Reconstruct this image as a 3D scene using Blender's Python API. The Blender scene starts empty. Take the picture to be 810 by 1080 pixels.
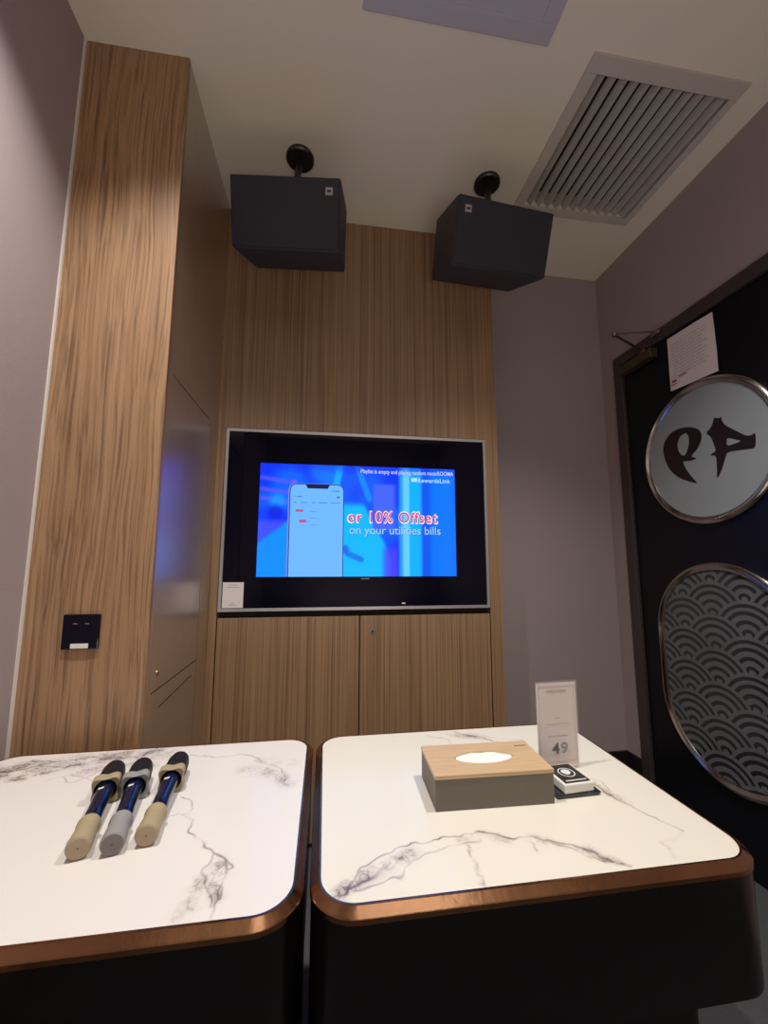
import bpy, bmesh, math, random
import numpy as np
from mathutils import Vector, Matrix, noise
random.seed(7)
SC = bpy.context.scene
COL = SC.collection
H = 1.22            # camera height above the floor
CEIL = 2.98
TT = 0.72           # table top height
R = math.radians

# ------------------------------------------------------------------ materials
def lin(c):
    return tuple(((x/255)/12.92 if x/255 <= .04045 else ((x/255+.055)/1.055)**2.4) for x in c) + (1,)

GAM = 1.2
def elin(c):
    return tuple(x**GAM for x in lin(c)[:3])+(1,)

def mat(name, c, rough=.5, metal=0, spec=.5, emit=None, es=1, coat=0, alpha=1, trans=0, bump=0, bscale=200, var=0, vscale=3):
    m = bpy.data.materials.new(name); m.use_nodes = True
    nt = m.node_tree; b = nt.nodes['Principled BSDF']
    b.inputs['Base Color'].default_value = lin(c)
    b.inputs['Roughness'].default_value = rough
    b.inputs['Metallic'].default_value = metal
    b.inputs['Specular IOR Level'].default_value = spec
    b.inputs['Coat Weight'].default_value = coat
    b.inputs['Alpha'].default_value = alpha
    b.inputs['Transmission Weight'].default_value = trans
    if emit:
        b.inputs['Emission Color'].default_value = lin(emit); b.inputs['Emission Strength'].default_value = es
    tc = nt.nodes.new('ShaderNodeTexCoord')
    if bump:
        n = nt.nodes.new('ShaderNodeTexNoise'); n.inputs['Scale'].default_value = bscale; n.inputs['Detail'].default_value = 4
        bp = nt.nodes.new('ShaderNodeBump'); bp.inputs['Strength'].default_value = bump; bp.inputs['Distance'].default_value = .002
        nt.links.new(tc.outputs['Object'], n.inputs['Vector']); nt.links.new(n.outputs['Fac'], bp.inputs['Height'])
        nt.links.new(bp.outputs['Normal'], b.inputs['Normal'])
    if var:
        n = nt.nodes.new('ShaderNodeTexNoise'); n.inputs['Scale'].default_value = vscale; n.inputs['Detail'].default_value = 5
        mx = nt.nodes.new('ShaderNodeMix'); mx.data_type = 'RGBA'
        c2 = tuple(max(0, x*(1-var)) for x in c)
        mx.inputs['A'].default_value = lin(c2); mx.inputs['B'].default_value = lin(c)
        nt.links.new(tc.outputs['Object'], n.inputs['Vector']); nt.links.new(n.outputs['Fac'], mx.inputs['Factor'])
        nt.links.new(mx.outputs['Result'], b.inputs['Base Color'])
    return m

def wood(name, base, dark, light, fine=90, coarse=9, warp=.02, rough=.45, contrast=.5, axis='x', spec=.4, stretch=.02, coat=0, coat_ior=1.5, along='z'):
    m = bpy.data.materials.new(name); m.use_nodes = True
    nt = m.node_tree; N = nt.nodes; Lk = nt.links; b = N['Principled BSDF']
    b.inputs['Roughness'].default_value = rough; b.inputs['Specular IOR Level'].default_value = spec
    b.inputs['Coat Weight'].default_value = coat; b.inputs['Coat Roughness'].default_value = .31; b.inputs['Coat IOR'].default_value = coat_ior
    tc = N.new('ShaderNodeTexCoord')
    # warp the across-grain coordinate a little so the grain wanders
    wn = N.new('ShaderNodeTexNoise'); wn.inputs['Scale'].default_value = 1; wn.inputs['Detail'].default_value = 2
    wm = N.new('ShaderNodeMapping'); wm.inputs['Scale'].default_value = (7, 7, 1.6)
    Lk.new(tc.outputs['Object'], wm.inputs['Vector']); Lk.new(wm.outputs['Vector'], wn.inputs['Vector'])
    vs = N.new('ShaderNodeVectorMath'); vs.operation = 'SCALE'; vs.inputs['Scale'].default_value = warp
    Lk.new(wn.outputs['Color'], vs.inputs[0])
    va = N.new('ShaderNodeVectorMath'); va.operation = 'ADD'
    Lk.new(tc.outputs['Object'], va.inputs[0]); Lk.new(vs.outputs['Vector'], va.inputs[1])
    def streak(freq, st, det=3):
        mp = N.new('ShaderNodeMapping'); mp.inputs['Scale'].default_value = (freq, freq, freq*st) if along == 'z' else (freq*st, freq, freq)
        nn = N.new('ShaderNodeTexNoise'); nn.inputs['Scale'].default_value = 1; nn.inputs['Detail'].default_value = det; nn.inputs['Roughness'].default_value = .6
        Lk.new(va.outputs['Vector'], mp.inputs['Vector']); Lk.new(mp.outputs['Vector'], nn.inputs['Vector'])
        return nn.outputs['Fac']
    a = streak(fine, stretch, 4); c = streak(coarse*3, stretch*.8, 3)
    r1 = N.new('ShaderNodeValToRGB'); r1.color_ramp.elements[0].position = .34; r1.color_ramp.elements[1].position = .56
    r1.color_ramp.elements[0].color = (0, 0, 0, 1); r1.color_ramp.elements[1].color = (1, 1, 1, 1)
    Lk.new(a, r1.inputs['Fac'])
    r2 = N.new('ShaderNodeValToRGB'); r2.color_ramp.elements[0].position = .3; r2.color_ramp.elements[1].position = .7
    r2.color_ramp.elements[0].color = lin(base); r2.color_ramp.elements[1].color = lin(light)
    Lk.new(c, r2.inputs['Fac'])
    inv = N.new('ShaderNodeMath'); inv.operation = 'MULTIPLY_ADD'; inv.inputs[1].default_value = -contrast; inv.inputs[2].default_value = contrast
    Lk.new(r1.outputs['Color'], inv.inputs[0])
    mx = N.new('ShaderNodeMix'); mx.data_type = 'RGBA'; mx.inputs['B'].default_value = lin(dark)
    Lk.new(inv.outputs['Value'], mx.inputs['Factor']); Lk.new(r2.outputs['Color'], mx.inputs['A'])
    Lk.new(mx.outputs['Result'], b.inputs['Base Color'])
    bp = N.new('ShaderNodeBump'); bp.inputs['Strength'].default_value = .12; bp.inputs['Distance'].default_value = .001
    Lk.new(r1.outputs['Color'], bp.inputs['Height']); Lk.new(bp.outputs['Normal'], b.inputs['Normal'])
    return m

M = dict(
    wall=mat('mauve_plaster', (158, 141, 142), .85, bump=.25, bscale=260, var=.05),
    ceiling=mat('cream_ceiling', (232, 220, 198), .9, bump=.15, bscale=180, var=.03),
    floor=mat('grey_carpet', (66, 67, 71), .95, bump=.8, bscale=900, var=.25, vscale=60),
    wood_col=wood('oak_cathedral', (151, 112, 77), (88, 59, 37), (166, 127, 91), fine=120, coarse=9, warp=.045, contrast=.8, stretch=.012),
    wood_side=wood('oak_side', (150, 118, 90), (114, 86, 62), (162, 130, 100), fine=170, coarse=14, warp=.01, rough=.3, contrast=.4, spec=.6, coat=1, coat_ior=2.3),
    wood_back=wood('oak_straight', (143, 108, 76), (86, 59, 38), (157, 121, 88), fine=190, coarse=26, warp=.006, contrast=.75, stretch=.004),
    dark_gap=mat('dark_reveal', (22, 17, 14), .8),
    trim_light=mat('pale_edge_trim', (225, 214, 205), .5),
    black=mat('black_plastic', (16, 16, 18), .4, var=.3),
    speaker=mat('speaker_black', (38, 39, 46), .6, bump=.4, bscale=500),
    grille=mat('speaker_grille', (30, 31, 39), .75, bump=.8, bscale=900),
    metal_badge=mat('badge_silver', (190, 190, 195), .35, .8),
    vent=mat('vent_enamel', (192, 182, 170), .5, var=.05),
    blade=mat('vent_blade', (176, 167, 156), .45, var=.05),
    duct=mat('duct_dark', (30, 27, 26), .9),
    panel=mat('pale_lavender_panel', (172, 166, 178), .6),
    copper=mat('brushed_copper', (190, 134, 94), .2, 1, bump=.2, bscale=60, var=.35, vscale=12),
    body=mat('dark_lacquer', (10, 5, 5), .22, spec=.5, var=.3),
    pedestal=mat('dark_plinth', (10, 6, 6), .5),
    frame=mat('silver_frame', (196, 192, 192), .35, .75),
    glass_black=mat('black_glass', (1, 2, 16), .04, spec=.25),
    paper=mat('paper', (240, 226, 222), .7, var=.03),
    card_white=mat('white_card', (236, 232, 224), .6),
    taupe=mat('taupe_leatherette', (98, 90, 78), .6, bump=.5, bscale=700, var=.1),
    box_wood=wood('box_veneer', (196, 160, 118), (170, 134, 94), (206, 172, 130), fine=260, coarse=40, contrast=.35, stretch=.03, along='x'),
    tissue=mat('white_tissue', (244, 242, 238), .9, bump=.6, bscale=60),
    beige=mat('beige_silicone', (164, 146, 108), .6, bump=.15, bscale=300, var=.08),
    beige_end=mat('beige_silicone_end', (176, 152, 122), .6, var=.1),
    grey=mat('grey_silicone', (140, 140, 138), .6, bump=.15, bscale=300, var=.08),
    grey_end=mat('grey_silicone_end', (116, 108, 106), .6, var=.1),
    mic_body=mat('mic_gloss_blue_black', (8, 14, 44), .16, .3, spec=.8),
    mic_head=mat('mic_mesh_black', (11, 11, 13), .45, .6, bump=1, bscale=900),
    white_mark=mat('white_mark', (225, 225, 222), .5),
    ink=mat('black_ink', (22, 18, 22), .6),
    ink_grey=mat('grey_ink', (120, 112, 112), .6),
    ink_light=mat('faint_print', (178, 160, 160), .7),
    ink_red=mat('red_ink', (150, 60, 45), .7),
    silver_digit=mat('silver_digit', (120, 124, 126), .35, .5),
    brass=mat('aged_brass', (170, 140, 80), .3, 1),
    chrome=mat('chrome', (170, 165, 160), .2, 1),
    door=mat('navy_black_door', (6, 7, 15), .42, spec=.3, var=.3),
    jamb=mat('dark_door_frame', (58, 50, 50), .4, var=.15),
    bronze=mat('closer_bronze', (96, 84, 66), .4, .7, var=.3),
    ring=mat('brushed_steel_ring', (208, 203, 196), .17, 1, var=.25, vscale=20),
    frost=mat('frosted_glass', (146, 154, 158), .45, var=.06),
    wave_dark=mat('dark_glass_painted_haze', (60, 62, 64), .15, var=.95, vscale=3.5),  # grey mottling paints the hazy reflection into the dark glass colour
    wave_grey=mat('etched_glass', (104, 108, 111), .5, var=.35, vscale=6),
    calligraphy=mat('vinyl_black', (24, 16, 18), .4),
    skirting=mat('black_skirting', (14, 13, 14), .5),
    smoke=mat('smoked_acrylic', (26, 28, 32), .08),
    acrylic=mat('clear_acrylic', (235, 228, 226), .03, alpha=.12, spec=.6),
)

# ------------------------------------------------------------------ helpers
def children(o): return list(o.children)

def tag(o, label=None, cat=None, group=None, kind=None):
    if label: o['label'] = label
    if cat: o['category'] = cat
    if group: o['group'] = group
    if kind: o['kind'] = kind
    return o

def thing(name, label, cat, loc=(0, 0, 0), rot=(0, 0, 0), group=None):
    o = bpy.data.objects.new(name, None); COL.objects.link(o)
    o.empty_display_size = .05
    o.location = loc; o.rotation_euler = rot
    return tag(o, label, cat, group)

def obj(name, bm, m, parent=None, smooth=False, bevel=0, seg=2, off=None):
    """link a bmesh as ONE mesh object; coordinates are those of its thing (off shifts world coordinates into them)"""
    if off is not None:
        bmesh.ops.translate(bm, vec=-Vector(off), verts=bm.verts)
    bmesh.ops.recalc_face_normals(bm, faces=bm.faces)
    me = bpy.data.meshes.new(name); bm.to_mesh(me); bm.free()
    if isinstance(m, (list, tuple)):
        for x in m: me.materials.append(x)
    else: me.materials.append(m)
    if smooth:
        for p in me.polygons: p.use_smooth = True
        me.set_sharp_from_angle(angle=R(38))
    o = bpy.data.objects.new(name, me); COL.objects.link(o)
    if parent: o.parent = parent
    if bevel:
        b = o.modifiers.new('bevel', 'BEVEL'); b.width = bevel; b.segments = seg; b.limit_method = 'ANGLE'; b.angle_limit = R(40)
    return o

def NB(): return bmesh.new()

def box(bm, a, b):
    (x0, y0, z0), (x1, y1, z1) = a, b
    v = [bm.verts.new(p) for p in ((x0,y0,z0),(x1,y0,z0),(x1,y1,z0),(x0,y1,z0),(x0,y0,z1),(x1,y0,z1),(x1,y1,z1),(x0,y1,z1))]
    for f in ((0,3,2,1),(4,5,6,7),(0,1,5,4),(1,2,6,5),(2,3,7,6),(3,0,4,7)): bm.faces.new([v[i] for i in f])
    return bm

def bx(a, b): return box(NB(), a, b)

def prism(bm, pts, axis, a0, a1):
    """extrude a 2-D outline along an axis (0: pts are y,z; 1: x,z; 2: x,y)"""
    def P3(p, a):
        return ((a, p[0], p[1]), (p[0], a, p[1]), (p[0], p[1], a))[axis]
    lo = [bm.verts.new(P3(p, a0)) for p in pts]; hi = [bm.verts.new(P3(p, a1)) for p in pts]
    n = len(pts)
    bm.faces.new(lo); bm.faces.new(hi[::-1])
    for i in range(n): bm.faces.new([lo[i], lo[(i+1) % n], hi[(i+1) % n], hi[i]])
    return bm

def ringed(bm, loops, closed=False, cap=True):
    """skin a list of equal-length vertex loops"""
    L = [[bm.verts.new(p) for p in l] for l in loops]
    n = len(L[0]); k = len(L)
    for i in range(k if closed else k-1):
        A, B = L[i], L[(i+1) % k]
        for j in range(n): bm.faces.new([A[j], A[(j+1) % n], B[(j+1) % n], B[j]])
    if cap and not closed: bm.faces.new(L[0][::-1]); bm.faces.new(L[-1])
    return bm

def lathe(bm, prof, origin=(0, 0, 0), axis='y', n=32):
    """profile (radius, along)"""
    loops = []
    for r, a in prof:
        l = []
        for i in range(n):
            t = 2*math.pi*i/n; c, s = r*math.cos(t), r*math.sin(t)
            p = {'x': (a, c, s), 'y': (c, a, s), 'z': (c, s, a)}[axis]
            l.append((p[0]+origin[0], p[1]+origin[1], p[2]+origin[2]))
        loops.append(l)
    return ringed(bm, loops)

def rod(bm, p, q, r, n=12):
    p, q = Vector(p), Vector(q); d = (q-p).normalized()
    u = d.orthogonal().normalized(); w = d.cross(u)
    loops = [[c + u*r*math.cos(2*math.pi*i/n) + w*r*math.sin(2*math.pi*i/n) for i in range(n)] for c in (p, q)]
    return ringed(bm, loops)

def rrect(x0, x1, y0, y1, r, n=10):
    out = []
    for cx, cy, a in ((x1-r, y1-r, 0), (x0+r, y1-r, 90), (x0+r, y0+r, 180), (x1-r, y0+r, 270)):
        for i in range(n+1):
            t = R(a + 90*i/n); out.append((cx+r*math.cos(t), cy+r*math.sin(t)))
    return out

def struct(name, bm, m, **k):
    o = obj(name, bm, m, **k); o['kind'] = 'structure'; return o

def text(name, body, m, parent, box2, plane, depth, off=(0, 0, 0), bold=0, mirror=False, ext=.0004, fit='both'):
    """lettering as a flat mesh fitted in box2=(a0,a1,b0,b1); plane 'xz' faces -Y, 'xy' faces up"""
    cu = bpy.data.curves.new(name, 'FONT'); cu.body = body; cu.size = 1; cu.resolution_u = 3; cu.offset = bold; cu.space_character = 1.12 if bold > .01 else 1.0
    t = bpy.data.objects.new(name, cu); COL.objects.link(t)
    dg = bpy.context.evaluated_depsgraph_get()
    me = bpy.data.meshes.new_from_object(t.evaluated_get(dg))
    bpy.data.objects.remove(t); bpy.data.curves.remove(cu)
    co = [v.co.copy() for v in me.vertices]
    x0 = min(c.x for c in co); x1 = max(c.x for c in co); y0 = min(c.y for c in co); y1 = max(c.y for c in co)
    a0, a1, b0, b1 = box2
    sx = (a1-a0)/(x1-x0); sy = (b1-b0)/(y1-y0)
    # gather the glyphs into words by the gaps between them
    faces = sorted(((min(co[k].x for k in p.vertices), max(co[k].x for k in p.vertices), tuple(p.vertices)) for p in me.polygons))
    words = []; end = None
    for lo, hi, vs in faces:
        if end is None or lo-end > .19: words.append([])
        words[-1].append(vs); end = hi if end is None else max(end, hi)
        if len(words[-1]) == 1: end = hi
    last = None
    for wf in words:
        idx = {}; verts = []
        for vs in wf:
            for k in vs:
                if k not in idx:
                    idx[k] = len(verts); c = co[k]
                    p = a0+(c.x-x0)*sx; q = b0+(c.y-y0)*sy
                    verts.append(Vector((p, depth, q) if plane == 'xz' else (p, q, depth))-Vector(off))
        wm = bpy.data.meshes.new(name); wm.from_pydata(verts, [], [[idx[k] for k in vs] for vs in wf]); wm.materials.append(m)
        o = bpy.data.objects.new(name, wm); COL.objects.link(o); o.parent = parent; last = o
    bpy.data.meshes.remove(me)
    return last

# ------------------------------------------------------------------ the room shell
XL, XR, YB, YF = -.84, 1.653, 2.11, -1.9
struct('floor', bx((XL-.1, YF-.1, -.1), (XR+.15, YB+.1, 0)), M['floor'])
struct('wall_left', bx((XL-.1, YF, 0), (XL, YB, CEIL)), M['wall'])
struct('wall_back', bx((XL, YB, 0), (XR+.1, YB+.1, CEIL)), M['wall'])
struct('wall_front', bx((XL, YF-.1, 0), (XR+.1, YF, CEIL)), M['wall'])
DY0, DY1, DZ = 1.06, 1.945, 2.335      # door opening
w = NB()
box(w, (XR, DY1, 0), (XR+.1, YB, CEIL)); box(w, (XR, YF, 0), (XR+.1, DY0, CEIL)); box(w, (XR, DY0, DZ), (XR+.1, DY1, CEIL))
struct('wall_right', w, M['wall'])
# ceiling with an opening for the vent
VX0, VX1, VY0, VY1 = .935, 1.50, 1.115, 1.665
w = NB()
box(w, (XL-.1, YF-.1, CEIL), (VX0, YB+.1, CEIL+.1)); box(w, (VX1, YF-.1, CEIL), (XR+.15, YB+.1, CEIL+.1))
box(w, (VX0, YF-.1, CEIL), (VX1, VY0, CEIL+.1)); box(w, (VX0, VY1, CEIL), (VX1, YB+.1, CEIL+.1))
struct('ceiling', w, M['ceiling'])
struct('baseboard_back', bx((.87, YB-.012, 0), (XR-.013, YB, .2)), M['skirting'])
struct('baseboard_right', bx((XR-.012, 2.0, 0), (XR, YB, .2)), M['skirting'])
struct('baseboard_left', bx((XL, YF, 0), (XL+.012, 1.27, .1)), M['skirting'])
struct('trim_1', bx((XL, 1.279, .1), (XL+.005, 1.287, CEIL)), M['trim_light'])

# door frame, door leaf
w = NB()
box(w, (XR-.014, DY1-.008, 0), (XR+.1, DY1+.052, DZ+.052))
box(w, (XR-.014, DY0-.052, 0), (XR+.1, DY0+.008, DZ+.052))
box(w, (XR-.014, DY0+.008, DZ-.008), (XR+.1, DY1-.008, DZ+.052))
struct('trim_2', w, M['jamb'], bevel=.004)
XD = XR+.004        # face of the door leaf
door = bpy.data.objects.new('door_1', None); COL.objects.link(door); door.location = (XD, 1.504, 0); door['kind'] = 'structure'
OD = (XD, 1.504, 0)
CY, CZ, CR = 1.504, .488+H, .322
def oval(r, z0, z1, n=24):
    out = []
    for i in range(n+1):
        t = math.pi*i/n; out.append((CY+r*math.cos(t), z1+r*math.sin(t)))
    for i in range(n+1):
        t = math.pi+math.pi*i/n; out.append((CY+r*math.cos(t), z0+r*math.sin(t)))
    return out
obj('door_leaf', bx((XD, DY0+.01, .008), (XD+.045, DY1-.01, DZ-.01)), M['door'], door, off=OD, bevel=.002)
def ringframe(z0, z1, name, rr=CR):
    # a rounded steel moulding swept round the opening
    bm = NB(); prof = [(rr, 0), (rr+.001, -.010), (rr-.006, -.018), (rr-.015, -.020), (rr-.022, -.014), (rr-.030, -.010), (rr-.034, 0)]
    loops = []
    for r, dx in prof:
        loops.append([(XD+dx, y, z) for y, z in oval(r, z0, z1, 40)])
    ringed(bm, loops, cap=False)
    return obj(name, bm, M['ring'], door, smooth=True, off=OD)
ringframe(CZ, CZ+1e-4, 'round_frame')
g = obj('round_pane', prism(NB(), oval(CR-.03, CZ, CZ+1e-4, 40), 0, XD-.006, XD-.001), M['frost'], door, off=OD)
nine = [(1.503, 0.565), (1.51, 0.535), (1.532, 0.503), (1.567, 0.48), (1.548, .47), (1.538, 0.462), (1.576, 0.46), (1.612, 0.469), (1.597, 0.427), (1.57, 0.382), (1.543, 0.348), (1.593, 0.369), (1.642, 0.397), (1.682, 0.44), (1.705, 0.488), (1.715, 0.547), (1.703, 0.587), (1.67, 0.619), (1.619, 0.630), (1.56, 0.619), (1.517, 0.594)]
hole = [(1.58, 0.597), (1.567, 0.572), (1.574, 0.528), (1.594, 0.492), (1.612, 0.497), (1.627, 0.518), (1.632, 0.553), (1.615, 0.589)]
four = [(1.441, 0.621), (1.424, 0.608), (1.41, 0.612), (1.408, 0.59), (1.395, 0.567), (1.363, 0.538), (1.322, 0.501), (1.303, 0.495), (1.283, 0.502), (1.289, 0.44), (1.328, 0.445), (1.4, 0.456), (1.413, 0.427), (1.432, 0.383), (1.456, 0.349), (1.451, 0.4), (1.449, 0.453), (1.478, 0.46), (1.462, 0.468), (1.448, 0.473), (1.453, 0.499), (1.462, 0.537), (1.485, 0.564), (1.457, 0.582)]
fh = [(1.396, 0.516), (1.367, 0.5), (1.34, 0.485), (1.363, 0.481), (1.4, 0.48)]
def smooth_poly(p, it=2):
    for _ in range(it):
        q = []
        for i in range(len(p)):
            a, b = p[i], p[(i+1) % len(p)]
            q += [(a[0]*.8+b[0]*.2, a[1]*.8+b[1]*.2), (a[0]*.2+b[0]*.8, a[1]*.2+b[1]*.8)]
        p = q
    return p
def vinyl(name, outer, inner, x, m, parent, it=2):
    cu = bpy.data.curves.new(name, 'CURVE'); cu.dimensions = '2D'; cu.fill_mode = 'BOTH'
    for pl in (outer, inner):
        pl = smooth_poly(pl, it)
        s = cu.splines.new('POLY'); s.points.add(len(pl)-1); s.use_cyclic_u = True
        for i, (a, b) in enumerate(pl): s.points[i].co = (a, b, 0, 1)
    t = bpy.data.objects.new(name, cu); COL.objects.link(t)
    dg = bpy.context.evaluated_depsgraph_get(); me = bpy.data.meshes.new_from_object(t.evaluated_get(dg))
    bpy.data.objects.remove(t); bpy.data.curves.remove(cu)
    for v in me.vertices: v.co = Vector((x, v.co.x, v.co.y+H))-Vector(OD)
    me.materials.clear(); me.materials.append(m); me.name = name
    o = bpy.data.objects.new(name, me); COL.objects.link(o); o.parent = parent
    return o
vinyl('digit_nine', nine, hole, -.0005-.006+XD-.0005, M['calligraphy'], g).parent = g
vinyl('digit_four', four, fh, -.0005-.006+XD-.0005, M['calligraphy'], g, 1)
# lower oval pane, etched with overlapping wave scallops
Z0, Z1 = -.60+H, -.325+H
ringframe(Z0, Z1, 'oval_frame')
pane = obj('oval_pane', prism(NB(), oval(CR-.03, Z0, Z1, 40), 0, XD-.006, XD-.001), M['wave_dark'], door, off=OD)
def in_oval(y, z, r=CR-.031):
    zc = min(max(z, Z0), Z1); return (y-CY)**2+(z-zc)**2 < r*r
# scallops: a fish-scale lattice; each cell shows concentric arcs
bm = NB(); SR = .14
XW = XD-.0065
# etched bands built as arcs clipped by the scales in front of them
def band(yc, zc, ra, rb, rows_in_front):
    n = 84; sub = 3
    for q in range(sub):
        r0, r1 = ra+(rb-ra)*q/sub, ra+(rb-ra)*(q+1)/sub; prev = None
        for i in range(n+1):
            t = math.pi*i/n
            a = (yc+r0*math.cos(t), zc+r0*math.sin(t)); b = (yc+r1*math.cos(t), zc+r1*math.sin(t))
            m_ = ((a[0]+b[0])/2, (a[1]+b[1])/2)
            ok = in_oval(*a) and in_oval(*b)
            if ok:
                for k in (1, 2, 3):
                    zz = zc-k*SR*.5; o2 = SR if k % 2 else 0
                    j = round((m_[0]-yc-o2)/(2*SR)); y2 = yc+o2+j*2*SR
                    if math.hypot(m_[0]-y2, m_[1]-zz) < SR*.985: ok = False
            if ok and prev:
                bm.faces.new([bm.verts.new((XW, p[0], p[1])) for p in (prev[0], prev[1], b, a)])
            prev = (a, b) if ok else None
k = 0; zz = Z0-CR-SR
while zz < Z1+CR:
    offy = SR if k % 2 else 0
    for j in range(-3, 4):
        yc = CY+.03+offy+j*2*SR
        for ra, rb in ((.0, .10), (.20, .34), (.45, .59), (.70, .80), (.90, 1.0)):
            band(yc, zz, ra*SR if ra else .001, rb*SR, k)
    zz += SR*.5; k += 1
obj('etched_waves', bm, M['wave_grey'], pane, off=OD)

# door closer with a folding arm
t = thing('door_closer', 'bronze door closer with a thin folding arm at the top corner of the dark door', 'door closer', (XD, 1.82, H+1.06))
o0 = (XD, 1.82, H+1.06)
obj('housing', bx((XD-.048, 1.70, H+1.035), (XD-.0005, 1.925, H+1.085)), M['bronze'], t, off=o0, bevel=.006)
obj('pivot', lathe(NB(), [(.011, H+1.085), (.011, H+1.104), (.006, H+1.107)], (XD-.026, 1.765, 0), 'z', 16), M['brass'], t, off=o0, smooth=True)
elb = (1.395, 1.675, H+1.115)
bm = NB(); rod(bm, (XD-.026, 1.765, H+1.1), elb, .006); obj('lower_arm', bm, M['bronze'], t, off=o0, smooth=True)
bm = NB(); rod(bm, (elb[0], elb[1], elb[2]+.006), (XR-.02, 1.665, H+1.15), .0045); lathe(bm, [(.01, elb[2]-.008), (.01, elb[2]+.014)], (elb[0], elb[1], 0), 'z', 14)
box(bm, (XR-.03, 1.645, H+1.135), (XR-.0145, 1.70, H+1.158))
obj('upper_arm', bm, M['chrome'], t, off=o0, smooth=True)

# notice taped on the door
t = thing('paper_notice', 'creased paper notice taped above the round pane of the dark door', 'notice', (XD-.001, 1.52, H+.96))
pc = [(1.638, 1.092), (1.402, 1.084), (1.400, .812), (1.640, .824)]
bm = NB(); gx = 8
G = [[None]*(gx+1) for _ in range(gx+1)]
for i in range(gx+1):
    for j in range(gx+1):
        u, v = i/gx, j/gx
        a = [pc[0][q]*(1-u)+pc[1][q]*u for q in (0, 1)]; b = [pc[3][q]*(1-u)+pc[2][q]*u for q in (0, 1)]
        y, z = a[0]*(1-v)+b[0]*v, a[1]*(1-v)+b[1]*v
        wv = .004*noise.noise(Vector((y*9, z*9, 3)))+.003
        G[i][j] = bm.verts.new((XD-.0025-abs(wv), y, z+H))
for i in range(gx):
    for j in range(gx): bm.faces.new([G[i][j], G[i+1][j], G[i+1][j+1], G[i][j+1]])
on = (XD-.001, 1.52, H+.96)
sheet = obj('sheet', bm, M['paper'], t, smooth=True, off=on)
for r_ in range(11):
    bm = NB()
    zz = 1.045-r_*.016
    y1, y0 = 1.62-random.random()*.02, 1.43+random.random()*.05
    yy = y1
    while yy > y0:
        l = .01+random.random()*.02; box(bm, (XD-.0108, yy-l, H+zz-.0012), (XD-.0104, yy, H+zz+.0012)); yy -= l+.006
    obj('print_line', bm, M['ink_light'], sheet, off=on)
for ya, za, yb, zc_ in ((1.545, .872, 1.585, .878), (1.60, .858, 1.625, .868), (1.60, .845, 1.63, .850)):
    obj('red_print', bx((XD-.0108, ya, H+za), (XD-.0104, yb, H+zc_)), M['ink_red'], sheet, off=on)

# ------------------------------------------------------------------ tall oak cabinet on the left
XC, YC0, YW = -.507, 1.288, 1.90
t = thing('tall_cabinet', 'floor to ceiling oak column cabinet in the left corner beside the screen wall', 'cabinet', ((XL+XC)/2, 1.6, 0))
oc = ((XL+XC)/2, 1.6, 0)
obj('front_panel', bx((XL+.002, YC0, .0), (XC, YC0+.018, CEIL-.001)), M['wood_col'], t, off=oc)
bm = NB()
box(bm, (XC-.018, YC0+.0185, 0), (XC-.0006, 1.338, CEIL-.001)); box(bm, (XC-.018, 1.771, 0), (XC-.0006, YB-.002, CEIL-.001))
box(bm, (XC-.018, 1.338, 1.832), (XC-.0006, 1.771, CEIL-.001))
obj('side_panel', bm, M['wood_side'], t, off=oc)
obj('reveal', bx((XC-.030, 1.30, 0.0), (XC-.019, 1.80, 1.86)), M['dark_gap'], t, off=oc)
d = obj('door', bx((XC-.018, 1.3385, .828), (XC-.0006, 1.762, 1.826)), M['wood_side'], t, off=oc)
bm = NB(); lathe(bm, [(.0001, XC+.004), (.006, XC+.004), (.0075, XC+.001), (.0075, XC-.001)], (0, 1.372, H-.341), 'x', 18)
lk = obj('lock', bm, M['brass'], d, smooth=True, off=oc)
obj('keyhole', bx((XC+.0042, 1.3712, H-.345), (XC+.0046, 1.3728, H-.337)), M['ink'], lk, off=oc)
obj('lower_panel', bx((XC-.018, 1.3385, .01), (XC-.0006, 1.762, .822)), M['wood_side'], t, off=oc)
bm = NB(); prism(bm, [(1.40, H-.455), (1.405, H-.451), (1.708, H-.438), (1.708, H-.442)], 0, XC-.0007, XC+.0002)
obj('groove', bm, M['dark_gap'], t, off=oc)

# ------------------------------------------------------------------ oak screen wall with lower doors
XE = .862
t = thing('media_cabinet', 'oak veneered unit holding the framed screen with two cupboard doors below', 'cabinet', ((XC+XE)/2, YW, 0))
om = ((XC+XE)/2, YW, 0)
TX0, TX1, TZ0, TZ1 = -.466, .797, -.222+H, .617+H
bm = NB()
box(bm, (XC, YW, TZ1+.006), (XE, YW+.02, CEIL-.001))
obj('upper_panel', bm, M['wood_back'], t, off=om)
obj('side_strip', bx((XC, YW, 0), (TX0-.006, YW+.02, TZ1+.0055)), M['wood_back'], t, off=om)
obj('side_strip', bx((TX1+.006, YW, 0), (XE, YW+.02, TZ1+.0055)), M['wood_back'], t, off=om)
obj('carcass', bx((XC+.001, YW+.0215, 0.0), (XE-.0005, YB-.001, CEIL-.002)), M['dark_gap'], t, off=om)
DT = -.252+H
for xa, xb in ((TX0-.001, .1605), (.1665, TX1+.001)):
    dd = obj('cupboard_door', bx((xa, YW, .02), (xb, YW+.019, DT)), M['wood_back'], t, off=om, bevel=.001)
bm = NB(); lathe(bm, [(.0001, YW-.003), (.010, YW-.003), (.012, YW-.001), (.012, YW+.001)], (.224, 0, H-.323), 'y', 20)
lk = obj('lock', bm, M['chrome'], dd, smooth=True, off=om)
bm = NB(); lathe(bm, [(.0001, YW-.0035), (.0065, YW-.0035), (.0065, YW-.003)], (.224, 0, H-.323), 'y', 16)
obj('keyhole', bm, M['ink'], lk, off=om)
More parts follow.
